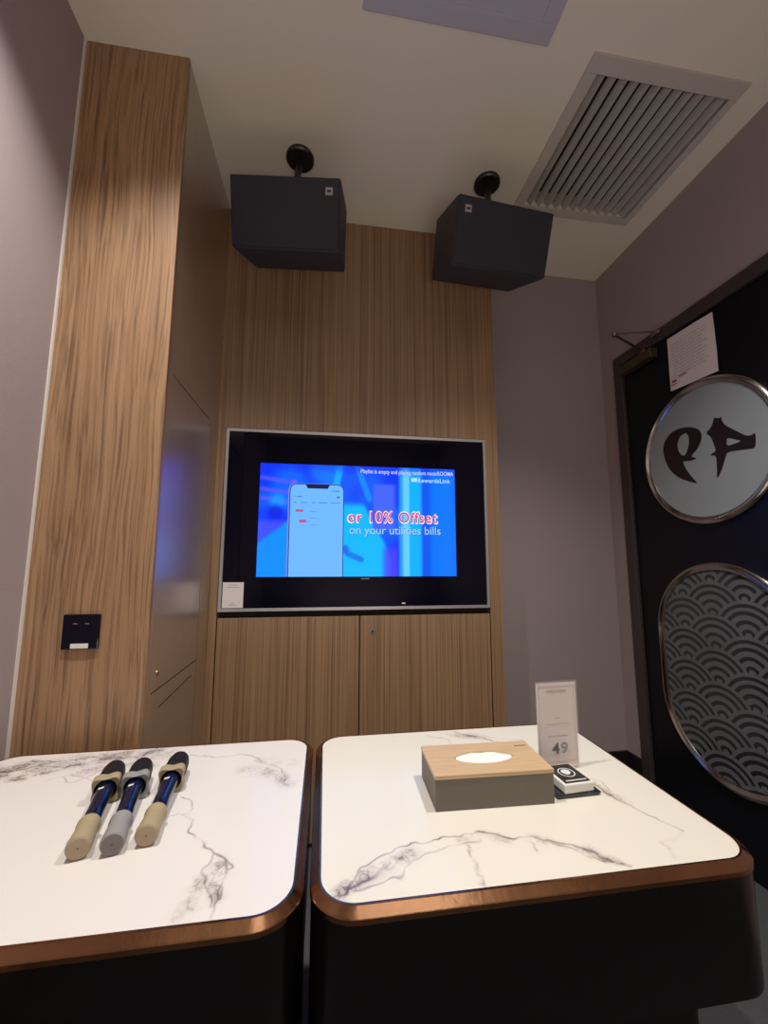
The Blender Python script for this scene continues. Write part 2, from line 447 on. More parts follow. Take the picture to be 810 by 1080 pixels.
# edge faces of the unit that face the grey recess
obj('end_panel', bx((XE, YW, 0), (XE+.003, YB-.001, CEIL-.001)), M['wood_back'], t, off=om)

# ------------------------------------------------------------------ framed television
t = thing('wall_television', 'wide black glass television in a thin silver frame showing a blue advert', 'television', (.165, YW, TZ0))
ot = (.165, YW, TZ0)
bm = NB(); fw = .013; Yf = YW-.012
box(bm, (TX0, Yf, TZ0), (TX0+fw, YW+.02, TZ1)); box(bm, (TX1-fw, Yf, TZ0), (TX1, YW+.02, TZ1))
box(bm, (TX0+fw, Yf, TZ1-fw), (TX1-fw, YW+.02, TZ1)); box(bm, (TX0+fw, Yf, TZ0), (TX1-fw, YW+.02, TZ0+fw))
obj('frame', bm, M['frame'], t, off=ot)
obj('glass_front', bx((TX0+fw, YW-.006, TZ0+fw), (TX1-fw, YW+.02, TZ1-fw)), M['glass_black'], t, off=ot)
SX0, SX1, SZ0, SZ1 = -.308, .632, -.070+H, .457+H
def emat(name, c, s=1.0):
    m = bpy.data.materials.new(name); m.use_nodes = True; b = m.node_tree.nodes['Principled BSDF']
    b.inputs['Base Color'].default_value = (0, 0, 0, 1); b.inputs['Roughness'].default_value = .1
    b.inputs['Emission Color'].default_value = elin(c); b.inputs['Emission Strength'].default_value = s
    return m
ms = bpy.data.materials.new('lit_screen'); ms.use_nodes = True
b = ms.node_tree.nodes['Principled BSDF']; at = ms.node_tree.nodes.new('ShaderNodeAttribute'); at.attribute_name = 'picture'
b.inputs['Base Color'].default_value = (0, 0, 0, 1); b.inputs['Roughness'].default_value = .1
ms.node_tree.links.new(at.outputs['Color'], b.inputs['Emission Color']); b.inputs['Emission Strength'].default_value = 1.4
def sm(a, b, x):
    t = min(1, max(0, (x-a)/(b-a))); return t*t*(3-2*t)
def mixc(a, b, t): return tuple(a[i]*(1-t)+b[i]*t for i in range(3))
def seg_d(p, a, b):
    ax, ay = a; bx_, by = b; dx, dy_ = bx_-ax, by-ay
    t = max(0, min(1, ((p[0]-ax)*dx+(p[1]-ay)*dy_)/(dx*dx+dy_*dy_+1e-12)))
    return math.hypot(p[0]-ax-t*dx, p[1]-ay-t*dy_)
def picture(u, v):
    # u 0..1 left to right, v 0..1 bottom to top; colours as 8-bit
    A = 1.78
    n = noise.noise(Vector((u*6, v*4, .3)))
    c = mixc((6, 50, 235), (10, 90, 245), sm(-.3, .4, n))
    # pale purple ribs, upper left
    for vv in (.86, .76, .68):
        d = seg_d((u*A, v), (.02, vv+.01), (.30, vv-.03)); c = mixc(c, (95, 80, 245), .7*(1-sm(.008, .03, d)))
    d = seg_d((u*A, v), (.30, .84), (.27, .5)); c = mixc(c, (110, 90, 240), .8*(1-sm(.01, .03, d)))
    # rounded blue shapes behind
    d = math.hypot((u-.09)*A, v-.66); c = mixc(c, (20, 150, 240), .7*(1-sm(.03, .10, d)))
    d = math.hypot((u-.08)*A, v-.56); c = mixc(c, (5, 30, 190), .7*(1-sm(.03, .10, d)))
    # purple wedge
    if v < .52 and v > .28+u*.4: c = mixc(c, (70, 70, 225), sm(.52, .46, v)*.8)
    # light blue forearm sweeping up to the phone
    k = v-(.30+u*1.4); c = mixc(c, (10, 128, 252), sm(.02, -.04, k)*(1-sm(.16, .2, u)))
    # head and hair, top centre
    d = math.hypot((u-.33)*A, (v-.98)*1.0); c = mixc(c, (16, 120, 240), .8*(1-sm(.10, .22, d)))
    d = math.hypot((u-.455)*A, (v-.86)); c = mixc(c, (22, 80, 235), .8*(1-sm(.04, .11, d)))
    d = seg_d((u*A, v), (.70, 1.0), (.66, .74)); c = mixc(c, (10, 165, 250), .8*(1-sm(.015, .045, d)))
    d = seg_d((u*A, v), (.86, .99), (.97, .70)); c = mixc(c, (20, 150, 250), .6*(1-sm(.012, .04, d)))
    # bright cyan clothing
    edge = .52+.14*(1-sm(.1, .75, v)); top = .66-.5*max(0, u-.5)
    c = mixc(c, (0, 165, 252), sm(edge+.01, edge-.02, u)*sm(top+.03, top-.05, v)*sm(.36, .40, u))
    d = seg_d((u*A, v), (.78, .20), (.90, .15)); c = mixc(c, (8, 70, 190), .6*(1-sm(.015, .035, d)))
    d = math.hypot((u-.425)*A, v-.24); c = mixc(c, (40, 80, 225), .8*(1-sm(.02, .05, d)))
    # violet doorway
    if u < .70:
        k = sm(.555, .575, u)*(1-sm(.66, .70, u)); c = mixc(c, (62, 92, 238), k*sm(.38, .44, v)*(1-sm(.82, .86, v)))
    c = mixc(c, (80, 60, 220), sm(.60, .64, u)*(1-sm(.68, .70, u))*(1-sm(.2, .32, v))*.8)
    # upright bands on the right
    if u > .69:
        c = mixc(c, (40, 140, 250), sm(.69, .71, u))
        c = mixc(c, (90, 185, 252), sm(.715, .725, u)*(1-sm(.75, .76, u)))
        c = mixc(c, (0, 160, 250), sm(.75, .765, u)*(1-sm(.80, .82, u)))
        c = mixc(c, (8, 80, 215), sm(.81, .83, u))
        c = mixc(c, (0, 108, 252), sm(.85, .885, u))
        c = mixc(c, (0, 95, 225), sm(.95, 1, u)*.4)
    c = mixc(c, (20, 40, 215), sm(.9, 1.0, v)*.5)
    return c
bm = NB(); NX, NZ = 220, 126
VV = []
for j in range(NZ+1):
    for i in range(NX+1):
        VV.append(bm.verts.new((SX0+(SX1-SX0)*i/NX, YW-.0068, SZ0+(SZ1-SZ0)*j/NZ)))
for j in range(NZ):
    for i in range(NX):
        a = j*(NX+1)+i; bm.faces.new([VV[a], VV[a+1], VV[a+NX+2], VV[a+NX+1]])
scr = obj('screen', bm, ms, t, off=ot)
ca = scr.data.color_attributes.new('picture', 'FLOAT_COLOR', 'POINT')
buf = []
for j in range(NZ+1):
    for i in range(NX+1): buf += elin(picture(i/NX, j/NZ))
ca.data.foreach_set('color', buf)
def SXp(u): return SX0+(SX1-SX0)*u
def SZp(v): return SZ0+(SZ1-SZ0)*v
# the phone on the advert
ph0, ph1, pt = SXp(.150), SXp(.412), SZp(.815)
def half_round(x0, x1, z0, z1, r, n=8):
    out = [(x1, z0)]
    for i in range(n+1): tt = R(90*i/n); out.append((x1-r+r*math.cos(tt), z1-r+r*math.sin(tt)))
    for i in range(n+1): tt = R(90+90*i/n); out.append((x0+r+r*math.cos(tt), z1-r+r*math.sin(tt)))
    out.append((x0, z0)); return out
obj('phone_edge', prism(NB(), half_round(ph0-.010, ph1+.004, SZ0, pt+.006, .034), 1, YW-.0074, YW-.0070), emat('phone_edge_light', (120, 140, 235)), scr, off=ot)
obj('phone_outline', prism(NB(), half_round(ph0-.004, ph1+.004, SZ0, pt+.004, .032), 1, YW-.0078, YW-.0075), emat('phone_outline', (10, 26, 90)), scr, off=ot)
obj('phone_page', prism(NB(), half_round(ph0, ph1, SZ0, pt, .028), 1, YW-.0082, YW-.0079), emat('phone_page', (108, 178, 252), 1.15), scr, off=ot)
pw = ph1-ph0
obj('phone_notch', prism(NB(), [(ph0+.28*pw, pt), (ph0+.74*pw, pt), (ph0+.70*pw, pt-.018), (ph0+.32*pw, pt-.018)], 1, YW-.0086, YW-.0083), emat('notch', (14, 34, 70)), scr, off=ot)
pp, pg = emat('phone_print', (60, 110, 205)), emat('phone_tag', (190, 90, 150))
lines = [(u0, u1, zz, zz+hh) for u0, u1, zz, hh in ((.07, .09, .055, .004), (.13, .22, .055, .004), (.88, .93, .052, .010), (.78, .92, .026, .004))]
lines += [(u0, u1, .084, .087) for u0, u1 in ((.06, .12), (.20, .32), (.40, .46), (.52, .70), (.76, .95))]
lines += [(.38, .50, .1265+.032*k_, .128+.032*k_) for k_ in range(3)]
for u0, u1, za, zc_ in lines:
    obj('phone_text_line', bx((ph0+u0*pw, YW-.0086, pt-zc_), (ph0+u1*pw, YW-.0083, pt-za)), pp, scr, off=ot)
for u0, u1, za, zc_ in ((.10, .25, .118, .130), (.17, .31, .166, .18)):
    obj('phone_tag', bx((ph0+u0*pw, YW-.0086, pt-zc_), (ph0+u1*pw, YW-.0083, pt-za)), pg, scr, off=ot)
# advert lettering
zb = SZp(.485)
text('headline_outline', 'or 10% Offset', emat('headline_white', (236, 226, 246), 1.1), scr, (SXp(.432), SXp(.905), zb-.006, zb+.057), 'xz', YW-.0088, ot, bold=.04)
text('headline', 'or 10% Offset', emat('headline_red', (226, 62, 92), 1.0), scr, (SXp(.438), SXp(.899), zb, zb+.051), 'xz', YW-.0096, ot, bold=.011)
text('subline_shadow', 'on your utilities bills', emat('subline_shadow', (16, 40, 120)), scr, (SXp(.450), SXp(.922), zb-.071, zb-.020), 'xz', YW-.0090, ot, bold=.012)
text('subline', 'on your utilities bills', emat('subline_white', (150, 205, 255), 1.1), scr, (SXp(.446), SXp(.918), zb-.069, zb-.018), 'xz', YW-.0096, ot, bold=.004)
text('ticker', 'Playlist is empty and playing random musicROOMA', emat('ticker_white', (196, 214, 255)), scr, (SXp(.50), SXp(.992), SZp(.925), SZp(.975)), 'xz', YW-.0088, ot, bold=.006)
text('advert_mark', 'RewardsLink', emat('mark_white', (170, 222, 255)), scr, (SXp(.80), SXp(.975), SZp(.865), SZp(.905)), 'xz', YW-.0088, ot, bold=.02)
obj('advert_logo', bx((SXp(.765), YW-.0090, SZp(.872)), (SXp(.795), YW-.0086, SZp(.905))), emat('logo_white', (190, 225, 255)), scr, off=ot)
obj('brand_plate', bx((.168, YW-.0068, SZ0-.013), (.206, YW-.0062, SZ0-.008)), M['ink_grey'], t, off=ot)

obj('corner_logo', bx((.362, YW-.0068, TZ0+.024), (.378, YW-.0062, TZ0+.029)), M['card_white'], t, off=ot)
# small notice card stuck on the glass
t = thing('notice_card', 'small white printed card on the lower left corner of the television glass', 'card', (-.40, YW-.008, TZ0+.02))
on = (-.40, YW-.008, TZ0+.02)
c0 = (-.449, -.360, -.206+H, -.094+H)
cd = obj('card', bx((c0[0], YW-.0095, c0[2]), (c0[1], YW-.0066, c0[3])), M['paper'], t, off=on)
for x0, x1, z in ((-.423, -.387, -.107), (-.431, -.378, -.117), (-.412, -.397, -.186), (-.423, -.387, -.195)):
    obj('print_line', bx((x0, YW-.0099, z+H), (x1, YW-.0096, z+H+.003)), M['ink_light'], cd, off=on)

# ------------------------------------------------------------------ wall switch on the column
t = thing('switch_plate', 'square black glass switch plate on the oak column', 'switch', (-.683, YC0, H-.2))
on = (-.683, YC0, H-.2)
obj('plate', bx((-.732, YC0-.009, H-.248), (-.635, YC0-.0003, H-.151)), M['glass_black'], t, off=on, bevel=.003)
obj('label_strip', bx((-.706, YC0-.0105, H-.245), (-.660, YC0-.0092, H-.232)), M['card_white'], t, off=on, bevel=.002)
for x in (-.698, -.668): obj('indicator_mark', bx((x-.005, YC0-.0096, H-.178), (x+.005, YC0-.0091, H-.176)), M['ink_grey'], t, off=on)

# ------------------------------------------------------------------ ceiling vent
ov = (1.22, 1.39, CEIL)
t = thing('ceiling_vent', 'rectangular white louvred air vent set in the ceiling', 'vent', ov)
bm = NB(); FX0, FX1, FY0, FY1 = .893, 1.528, 1.062, 1.70
zt, zb_ = CEIL-.0004, CEIL-.009
box(bm, (FX0, FY0, zb_), (FX1, VY0+.004, zt)); box(bm, (FX0, VY1-.004, zb_), (FX1, FY1, zt))
box(bm, (FX0, VY0+.004, zb_), (VX0+.006, VY1-.004, zt)); box(bm, (VX1-.006, VY0+.004, zb_), (FX1, VY1-.004, zt))
obj('frame', bm, M['vent'], t, off=ov, bevel=.002)
nb = 12; pitch = (VX1-VX0-.012)/nb
for i in range(nb):
    x = VX0+.006+pitch*(i+.25)
    pts = []
    for k_ in range(7):
        q = k_/6; pts.append((x+.004+.017*(1-q)**1.3, CEIL-.005+.030*q))
    pts = pts+[(a+.0018, b+.0012) for a, b in reversed(pts)]
    obj('louvre', prism(NB(), pts, 1, VY0+.001, VY1-.001), M['blade'], t, off=ov, smooth=True)
bm = NB(); box(bm, (VX0+.001, VY0+.001, CEIL+.085), (VX1-.001, VY1-.001, CEIL+.092))
obj('duct_back', bm, M['duct'], t, off=ov)
# ceiling panel by the top of the picture
op = (.40, .80, CEIL)
t = thing('ceiling_panel', 'square pale lavender panel set flush in the ceiling near the vent', 'ceiling panel', op)
bm = NB(); a0, a1, b0, b1 = .085, .722, .43, 1.072
fwp = .055
box(bm, (a0, b0, CEIL-.008), (a1, b0+fwp, CEIL-.0004)); box(bm, (a0, b1-fwp, CEIL-.008), (a1, b1, CEIL-.0004))
box(bm, (a0, b0+fwp, CEIL-.008), (a0+fwp, b1-fwp, CEIL-.0004)); box(bm, (a1-fwp, b0+fwp, CEIL-.008), (a1, b1-fwp, CEIL-.0004))
obj('frame', bm, M['panel'], t, off=op, bevel=.002)
obj('inset', bx((a0+fwp, b0+fwp, CEIL-.004), (a1-fwp, b1-fwp, CEIL-.0004)), M['panel'], t, off=op)

# ------------------------------------------------------------------ hanging speakers
def speaker(label, loc, rot, wd, hh, dd, mount, logo_side):
    t = thing('hanging_speaker', label, 'speaker', loc, rot, 'black speakers hung from the ceiling')
    # cabinet tapers towards the back, its outer edges chamfered
    bm = NB(); k = .94
    fr = [(-wd/2, -hh/2), (wd/2, -hh/2), (wd/2, hh/2), (-wd/2, hh/2)]
    loops = [[(x, .014, z) for x, z in fr], [(x*k, dd, z) for x, z in fr]]
    ringed(bm, loops); obj('cabinet', bm, M['speaker'], t, bevel=.008)
    bm = NB(); g = .006
    ringed(bm, [[(x*(1-g/wd), .0135, z*(1-g/hh)) for x, z in fr], [(x*(1-g/wd), .004, z*(1-g/hh)) for x, z in fr], [(x*.965, 0, z*.96) for x, z in fr]])
    gr = obj('grille', bm, M['grille'], t, bevel=.003)
    bm = NB(); bxx = logo_side*wd*.40
    box(bm, (bxx-.014, -.0022, hh/2-.062), (bxx+.014, -.0004, hh/2-.036))
    bd = obj('badge', bm, M['metal_badge'], gr, bevel=.002)
    bm = NB(); box(bm, (bxx-.008, -.0028, hh/2-.053), (bxx+.008, -.0023, hh/2-.045))
    obj('badge_mark', bm, M['ink'], bd)
    # mount: ceiling disc, drop rod, yoke, in the speaker's own frame
    Rm = Matrix.Rotation(rot[2], 3, 'Z') @ Matrix.Rotation(rot[0], 3, 'X') @ Matrix.Rotation(rot[1], 3, 'Y')
    inv = Rm.inverted(); L0 = Vector(loc)
    def loc3(p): return inv @ (Vector(p)-L0)
    bm = NB(); lathe(bm, [(.060, CEIL-.0005), (.060, CEIL-.012), (.054, CEIL-.018), (.016, CEIL-.02)], (mount[0], mount[1], 0), 'z', 36)
    for v in bm.verts: v.co = loc3(v.co)
    obj('ceiling_disc', bm, M['black'], t, smooth=True)
    anchor = Rm @ Vector((0, dd*.60, hh/2)) + L0
    bm = NB(); rod(bm, (mount[0], mount[1], CEIL-.018), (anchor.x, anchor.y, anchor.z+.03), .014, 16)
    for v in bm.verts: v.co = loc3(v.co)
    obj('drop_rod', bm, M['black'], t, smooth=True)
    bm = NB(); box(bm, (-.045, dd*.45, hh/2+.0005), (.045, dd*.75, hh/2+.010)); box(bm, (-.022, dd*.52, hh/2+.010), (.022, dd*.68, hh/2+.04))
    obj('bracket', bm, M['black'], t, bevel=.003)
    return t
speaker('black ceiling speaker at left with its badge at the top right', (-.184, 1.45, 1.355+H), (.365, .074, -.173), .436, .251, .254, (-.148, 1.590), 1)
speaker('black ceiling speaker at right, nearest the vent, badge at the top left', (.728, 1.45, 1.363+H), (.397, -.056, .129), .454, .253, .27, (.720, 1.583), -1)

# ------------------------------------------------------------------ marble tables
def vein_fields(x, y, veins, warp_seed):
    """returns (dark vein, soft smear) for one point"""
    nv = noise.noise_vector(Vector((x*22, y*22, warp_seed)))*.008 + noise.noise_vector(Vector((x*65, y*65, warp_seed+5)))*.0055
    p = (x+nv.x, y+nv.y); vd = sv = 0
    m1 = noise.noise(Vector((x*30, y*30, warp_seed+9)))
    for pts, w_, s_, soft in veins:
        d = min(seg_d(p, pts[i], pts[i+1]) for i in range(len(pts)-1))
        if soft:
            if d < w_*2.6:
                rag = .55+.9*m1+.35*noise.noise(Vector((x*110, y*110, 2)))
                sv = max(sv, math.exp(-(d/w_)**2)*s_*max(0, min(1.2, rag)))
        else:
            if d < w_*4: vd = max(vd, math.exp(-(d/w_)**2)*s_*(.65+.7*m1))
    return max(0, min(1, vd)), max(0, min(1, sv))
VR = [([(.012,.662),(.036,.672),(.062,.709),(.1,.739),(.145,.76),(.2,.77),(.254,.772),(.294,.782),(.329,.756),(.38,.749),(.425,.73),(.456,.709),(.483,.684),(.506,.664)], .0022, .95, 0),
      ([(.051,.677),(.085,.681),(.124,.69),(.154,.721),(.184,.743),(.237,.747),(.289,.760)], .0018, .6, 0),
      ([(.018,.665),(.040,.685),(.07,.70),(.11,.713),(.16,.742)], .012, .75, 1),
      ([(.040,.68),(.06,.688),(.09,.70),(.12,.722)], .0024, .9, 0),
      ([(.25,.765),(.294,.772),(.33,.752)], .010, .4, 1),
      ([(.38,.746),(.43,.722),(.47,.694),(.50,.668)], .009, .65, 1),
      ([(.40,.735),(.44,.705),(.49,.672)], .0018, .8, 0),
      ([(.263,.753),(.255,.696),(.25,.665)], .004, .4, 1), ([(.378,.744),(.372,.715)], .0025, .5, 0),
      ([(.56,.98),(.594,.918),(.612,.884),(.623,.839),(.64,.793),(.66,.757),(.676,.727)], .0022, .75, 0),
      ([(.591,.935),(.62,.92),(.634,.902),(.63,.87),(.612,.884)], .0016, .5, 0),
      ([(.60,.915),(.62,.87),(.635,.82)], .009, .45, 1),
      ([(.607,.706),(.612,.693),(.6,.67)], .004, .25, 1), ([(.676,.727),(.64,.715),(.607,.706)], .002, .1, 0),
      ([(.392,1.205),(.422,1.178),(.461,1.154),(.496,1.119)], .0035, .85, 0), ([(.36,1.19),(.41,1.18),(.45,1.16)], .012, .6, 1),
      ([(.30,1.20),(.35,1.165),(.36,1.10),(.33,1.05)], .0022, .5, 0), ([(.42,1.20),(.50,1.15),(.56,1.13)], .002, .5, 0)]
VL = [([(-.297,.974),(-.272,.957),(-.258,.930),(-.269,.906),(-.254,.89),(-.241,.859),(-.211,.824),(-.181,.795),(-.158,.776),(-.147,.743),(-.149,.706),(-.151,.68),(-.147,.656)], .0020, .85, 0),
      ([(-.254,.905),(-.275,.915),(-.295,.905)], .0018, .6, 0),
      ([(-.18,.791),(-.188,.753),(-.178,.728),(-.161,.699),(-.157,.676)], .0016, .85, 0),
      ([(-.158,.776),(-.140,.752),(-.160,.735),(-.172,.745),(-.166,.72),(-.140,.708),(-.147,.69)], .0015, .85, 0),
      ([(-.170,.77),(-.150,.76),(-.168,.75),(-.145,.735),(-.165,.72)], .0014, .6, 0),
      ([(-.165,.76),(-.158,.73),(-.158,.70)], .016, .5, 1),
      ([(-.180,.74),(-.186,.695),(-.192,.66)], .011, .42, 1),
      ([(-.340,1.165),(-.275,1.147),(-.218,1.154),(-.173,1.142),(-.126,1.091),(-.095,1.063)], .0020, .65, 0),
      ([(-.182,1.067),(-.145,1.067),(-.102,1.040),(-.073,1.0)], .018, .5, 1),
      ([(-.126,1.095),(-.10,1.07),(-.085,1.03),(-.08,.99)], .0016, .5, 0), ([(-.16,1.12),(-.11,1.10),(-.07,1.09)], .012, .35, 1),
      ([(-.79,1.15),(-.735,1.155),(-.672,1.16),(-.614,1.175),(-.5,1.192),(-.42,1.19)], .030, .8, 1),
      ([(-.79,1.13),(-.74,1.120),(-.70,1.115)], .016, 1.0, 1), ([(-.72,1.10),(-.68,1.095)], .007, .9, 1),
      ([(-.658,1.114),(-.631,1.136),(-.607,1.16),(-.561,1.163)], .009, 1.0, 1),
      ([(-.80,1.16),(-.74,1.14),(-.69,1.165),(-.62,1.15),(-.55,1.18),(-.48,1.175)], .0035, .9, 0),
      ([(-.72,1.19),(-.65,1.18),(-.58,1.195),(-.50,1.18)], .0030, .8, 0),
      ([(-.60,1.10),(-.57,1.075),(-.549,1.082),(-.53,1.11),(-.50,1.13),(-.46,1.15)], .0020, .6, 0),
      ([(-.62,1.09),(-.58,1.11),(-.54,1.09),(-.50,1.06),(-.47,1.02)], .0018, .5, 0), ([(-.56,1.12),(-.48,1.14),(-.42,1.13)], .016, .45, 1)]
def marble_mat(name, base):
    m = bpy.data.materials.new(name); m.use_nodes = True; nt = m.node_tree; b = nt.nodes['Principled BSDF']
    b.inputs['Roughness'].default_value = .16; b.inputs['Specular IOR Level'].default_value = .45
    n = nt.nodes.new('ShaderNodeTexNoise'); n.inputs['Scale'].default_value = 5; n.inputs['Detail'].default_value = 6
    tc = nt.nodes.new('ShaderNodeTexCoord'); nt.links.new(tc.outputs['Object'], n.inputs['Vector'])
    m0 = nt.nodes.new('ShaderNodeMix'); m0.data_type = 'RGBA'; m0.inputs['A'].default_value = lin(base); m0.inputs['B'].default_value = lin(tuple(x*.965 for x in base))
    nt.links.new(n.outputs['Fac'], m0.inputs['Factor'])
    a1 = nt.nodes.new('ShaderNodeAttribute'); a1.attribute_name = 'smear'
    m1 = nt.nodes.new('ShaderNodeMix'); m1.data_type = 'RGBA'; m1.inputs['B'].default_value = lin((138, 120, 112))
    nt.links.new(a1.outputs['Fac'], m1.inputs['Factor']); nt.links.new(m0.outputs['Result'], m1.inputs['A'])
    a2 = nt.nodes.new('ShaderNodeAttribute'); a2.attribute_name = 'vein'
    m2 = nt.nodes.new('ShaderNodeMix'); m2.data_type = 'RGBA'; m2.inputs['B'].default_value = lin((70, 44, 50))
    nt.links.new(a2.outputs['Fac'], m2.inputs['Factor']); nt.links.new(m1.outputs['Result'], m2.inputs['A'])
    # fine cracked network that shows only inside the grey patches
    n3 = nt.nodes.new('ShaderNodeTexNoise'); n3.inputs['Scale'].default_value = 42; n3.inputs['Detail'].default_value = 5; n3.inputs['Distortion'].default_value = 1.2
    nt.links.new(tc.outputs['Object'], n3.inputs['Vector'])
    s1 = nt.nodes.new('ShaderNodeMath'); s1.operation = 'SUBTRACT'; s1.inputs[1].default_value = .5; nt.links.new(n3.outputs['Fac'], s1.inputs[0])
    s2 = nt.nodes.new('ShaderNodeMath'); s2.operation = 'ABSOLUTE'; nt.links.new(s1.outputs[0], s2.inputs[0])
    s3 = nt.nodes.new('ShaderNodeMapRange'); s3.inputs['From Min'].default_value = 0; s3.inputs['From Max'].default_value = .05; s3.inputs['To Min'].default_value = 1.5; s3.inputs['To Max'].default_value = 0
    nt.links.new(s2.outputs[0], s3.inputs['Value'])
    s4 = nt.nodes.new('ShaderNodeMath'); s4.operation = 'MULTIPLY'; s4.use_clamp = True; nt.links.new(s3.outputs['Result'], s4.inputs[0]); nt.links.new(a1.outputs['Fac'], s4.inputs[1])
    m4 = nt.nodes.new('ShaderNodeMix'); m4.data_type = 'RGBA'; m4.inputs['B'].default_value = lin((84, 58, 62))
    nt.links.new(s4.outputs[0], m4.inputs['Factor']); nt.links.new(m2.outputs['Result'], m4.inputs['A'])
    nt.links.new(m4.outputs['Result'], b.inputs['Base Color'])
    return m
def table(label, x0, x1, y0, y1, veins, seed, base, ipl, ipr):
    o0 = ((x0+x1)/2, (y0+y1)/2, 0); ro = .074; rim = .017
    t = thing('marble_table', label, 'table', o0, group='square tables side by side')
    # marble slab top, with the veins held as mesh attributes
    a0, a1, b0, b1 = x0+rim, x1-rim, y0+rim, y1-rim; r = ro-rim
    NXm, NYm = 430, 320
    bm = NB(); co = []; vals = []
    V_ = []
    for j in range(NYm+1):
        y = b0+(b1-b0)*j/NYm; e = min(y-b0, b1-y); cut = 0
        if e < r: cut = r-math.sqrt(max(0, r*r-(r-e)**2))
        for i in range(NXm+1):
            x = (a0+cut)+(a1-a0-2*cut)*i/NXm
            V_.append(bm.verts.new((x, y, TT))); vals.append(vein_fields(x, y, veins, seed))
    for j in range(NYm):
        for i in range(NXm):
            a = j*(NXm+1)+i; bm.faces.new([V_[a], V_[a+1], V_[a+NXm+2], V_[a+NXm+1]])
    top = obj('marble_top', bm, marble_mat('veined_marble', base), t, off=o0)
    at1 = top.data.attributes.new('vein', 'FLOAT', 'POINT'); at1.data.foreach_set('value', [v[0] for v in vals])
    at2 = top.data.attributes.new('smear', 'FLOAT', 'POINT'); at2.data.foreach_set('value', [v[1] for v in vals])
    # copper rim: thin lip, sloped face, short drop
    prof = [(rim+.001, TT-.004), (rim+.0005, TT+.0012), (rim-.003, TT+.0014), (rim-.004, TT-.0002), (.002, TT-.0065), (0, TT-.009), (0, TT-.016), (.004, TT-.0175), (rim+.02, TT-.0175)]
    loops = []
    for ins, z in prof:
        loops.append([(px, py, z) for px, py in rrect(x0+ins, x1-ins, y0+ins, y1-ins, max(.01, ro-ins), 12)])
    bm = NB(); ringed(bm, loops, cap=False)
    obj('copper_rim', bm, M['copper'], t, smooth=True, off=o0)
    ins = .002
    pts = rrect(x0+ins, x1-ins, y0+ins, y1-ins, ro-ins, 12)
    bm = NB(); ringed(bm, [[(px, py, z) for px, py in pts] for z in (TT-.195, TT-.0170)])
    obj('apron', bm, M['body'], t, smooth=True, off=o0)
    
    pts = rrect(x0+ipl, x1-ipr, y0+.05, y1-.05, .03, 8)
    bm = NB(); ringed(bm, [[(px, py, z) for px, py in pts] for z in (.0, TT-.1955)])
    obj('pedestal', bm, M['pedestal'], t, smooth=True, off=o0)
    return t
table('white marble table with copper rim carrying the microphones', -.828, -.0225, .636, 1.240, VL, 1.3, (236, 230, 224), .11, .012)
table('white marble table with copper rim carrying the tissue box and number sign', -.0145, .762, .636, 1.240, VR, 4.1, (236, 230, 214), .012, .11)

# ------------------------------------------------------------------ tissue box
t = thing('tissue_box', 'low dark taupe tissue box with a wooden lid on the right table', 'tissue box', (.358, .91, TT), (0, 0, R(-1.5)))
w2, d2, hb = .127, .067, .060
obj('case', bx((-w2, -d2, 0.0002), (w2, d2, hb)), M['taupe'], t, bevel=.0012)
def ell(n, a, b, z): return [(a*math.cos(2*math.pi*i/n)*(1-.0*abs(math.sin(2*math.pi*i/n))), b*math.sin(2*math.pi*i/n), z) for i in range(n)]
# lid: a slab with an eye-shaped slot
n = 48
def eye(i, z):
    a = 2*math.pi*i/n; x = .067*math.cos(a); s = math.sin(a)
    return (x, .0265*math.copysign(abs(s)**1.25, s), z)
def sq(i, z, e=.001):
    a = 2*math.pi*i/n; c, s = math.cos(a), math.sin(a); k = min((w2+e)/abs(c) if abs(c) > 1e-6 else 9, (d2+e)/abs(s) if abs(s) > 1e-6 else 9)
    return (c*k, s*k, z)
# sample the outer square so that its corners are kept
ca_ = math.degrees(math.atan2(d2, w2)); 
bm = NB(); ang = sorted(set([360*i/n for i in range(n)]+[ca_, 180-ca_, 180+ca_, 360-ca_]))
def eyeA(a, z):
    a = R(a); s = math.sin(a); return (.067*math.cos(a), .0265*math.copysign(abs(s)**1.25, s), z)
def sqA(a, z, e=.001):
    a = R(a); c, s = math.cos(a), math.sin(a); k = min((w2+e)/abs(c) if abs(c) > 1e-6 else 9, (d2+e)/abs(s) if abs(s) > 1e-6 else 9)
    return (c*k, s*k, z)
z0_, z1_ = hb+.0003, hb+.0075
ringed(bm, [[eyeA(a, z0_) for a in ang], [sqA(a, z0_) for a in ang], [sqA(a, z1_) for a in ang], [eyeA(a, z1_) for a in ang]], closed=True)
lid = obj('lid', bm, M['box_wood'], t)
obj('notch', bx((w2-.036, d2-.024, z1_+.0001), (w2-.008, d2-.0215, z1_+.0005)), M['ink'], lid)
bm = NB(); gy = 14; Gd = [[None]*(gy+1) for _ in range(gy*2+1)]
for i in range(gy*2+1):
    for j in range(gy+1):
        x = -.064+.128*i/(gy*2); y = -.026+.052*j/gy
        Gd[i][j] = bm.verts.new((x, y*max(.05, math.sqrt(max(0, 1-(x/.066)**2))), hb+.0045+.003*math.cos(y*55)+.002*noise.noise(Vector((x*50, y*50, 1)))))
for i in range(gy*2):
    for j in range(gy): bm.faces.new([Gd[i][j], Gd[i+1][j], Gd[i+1][j+1], Gd[i][j+1]])
obj('tissue', bm, M['tissue'], t, smooth=True)

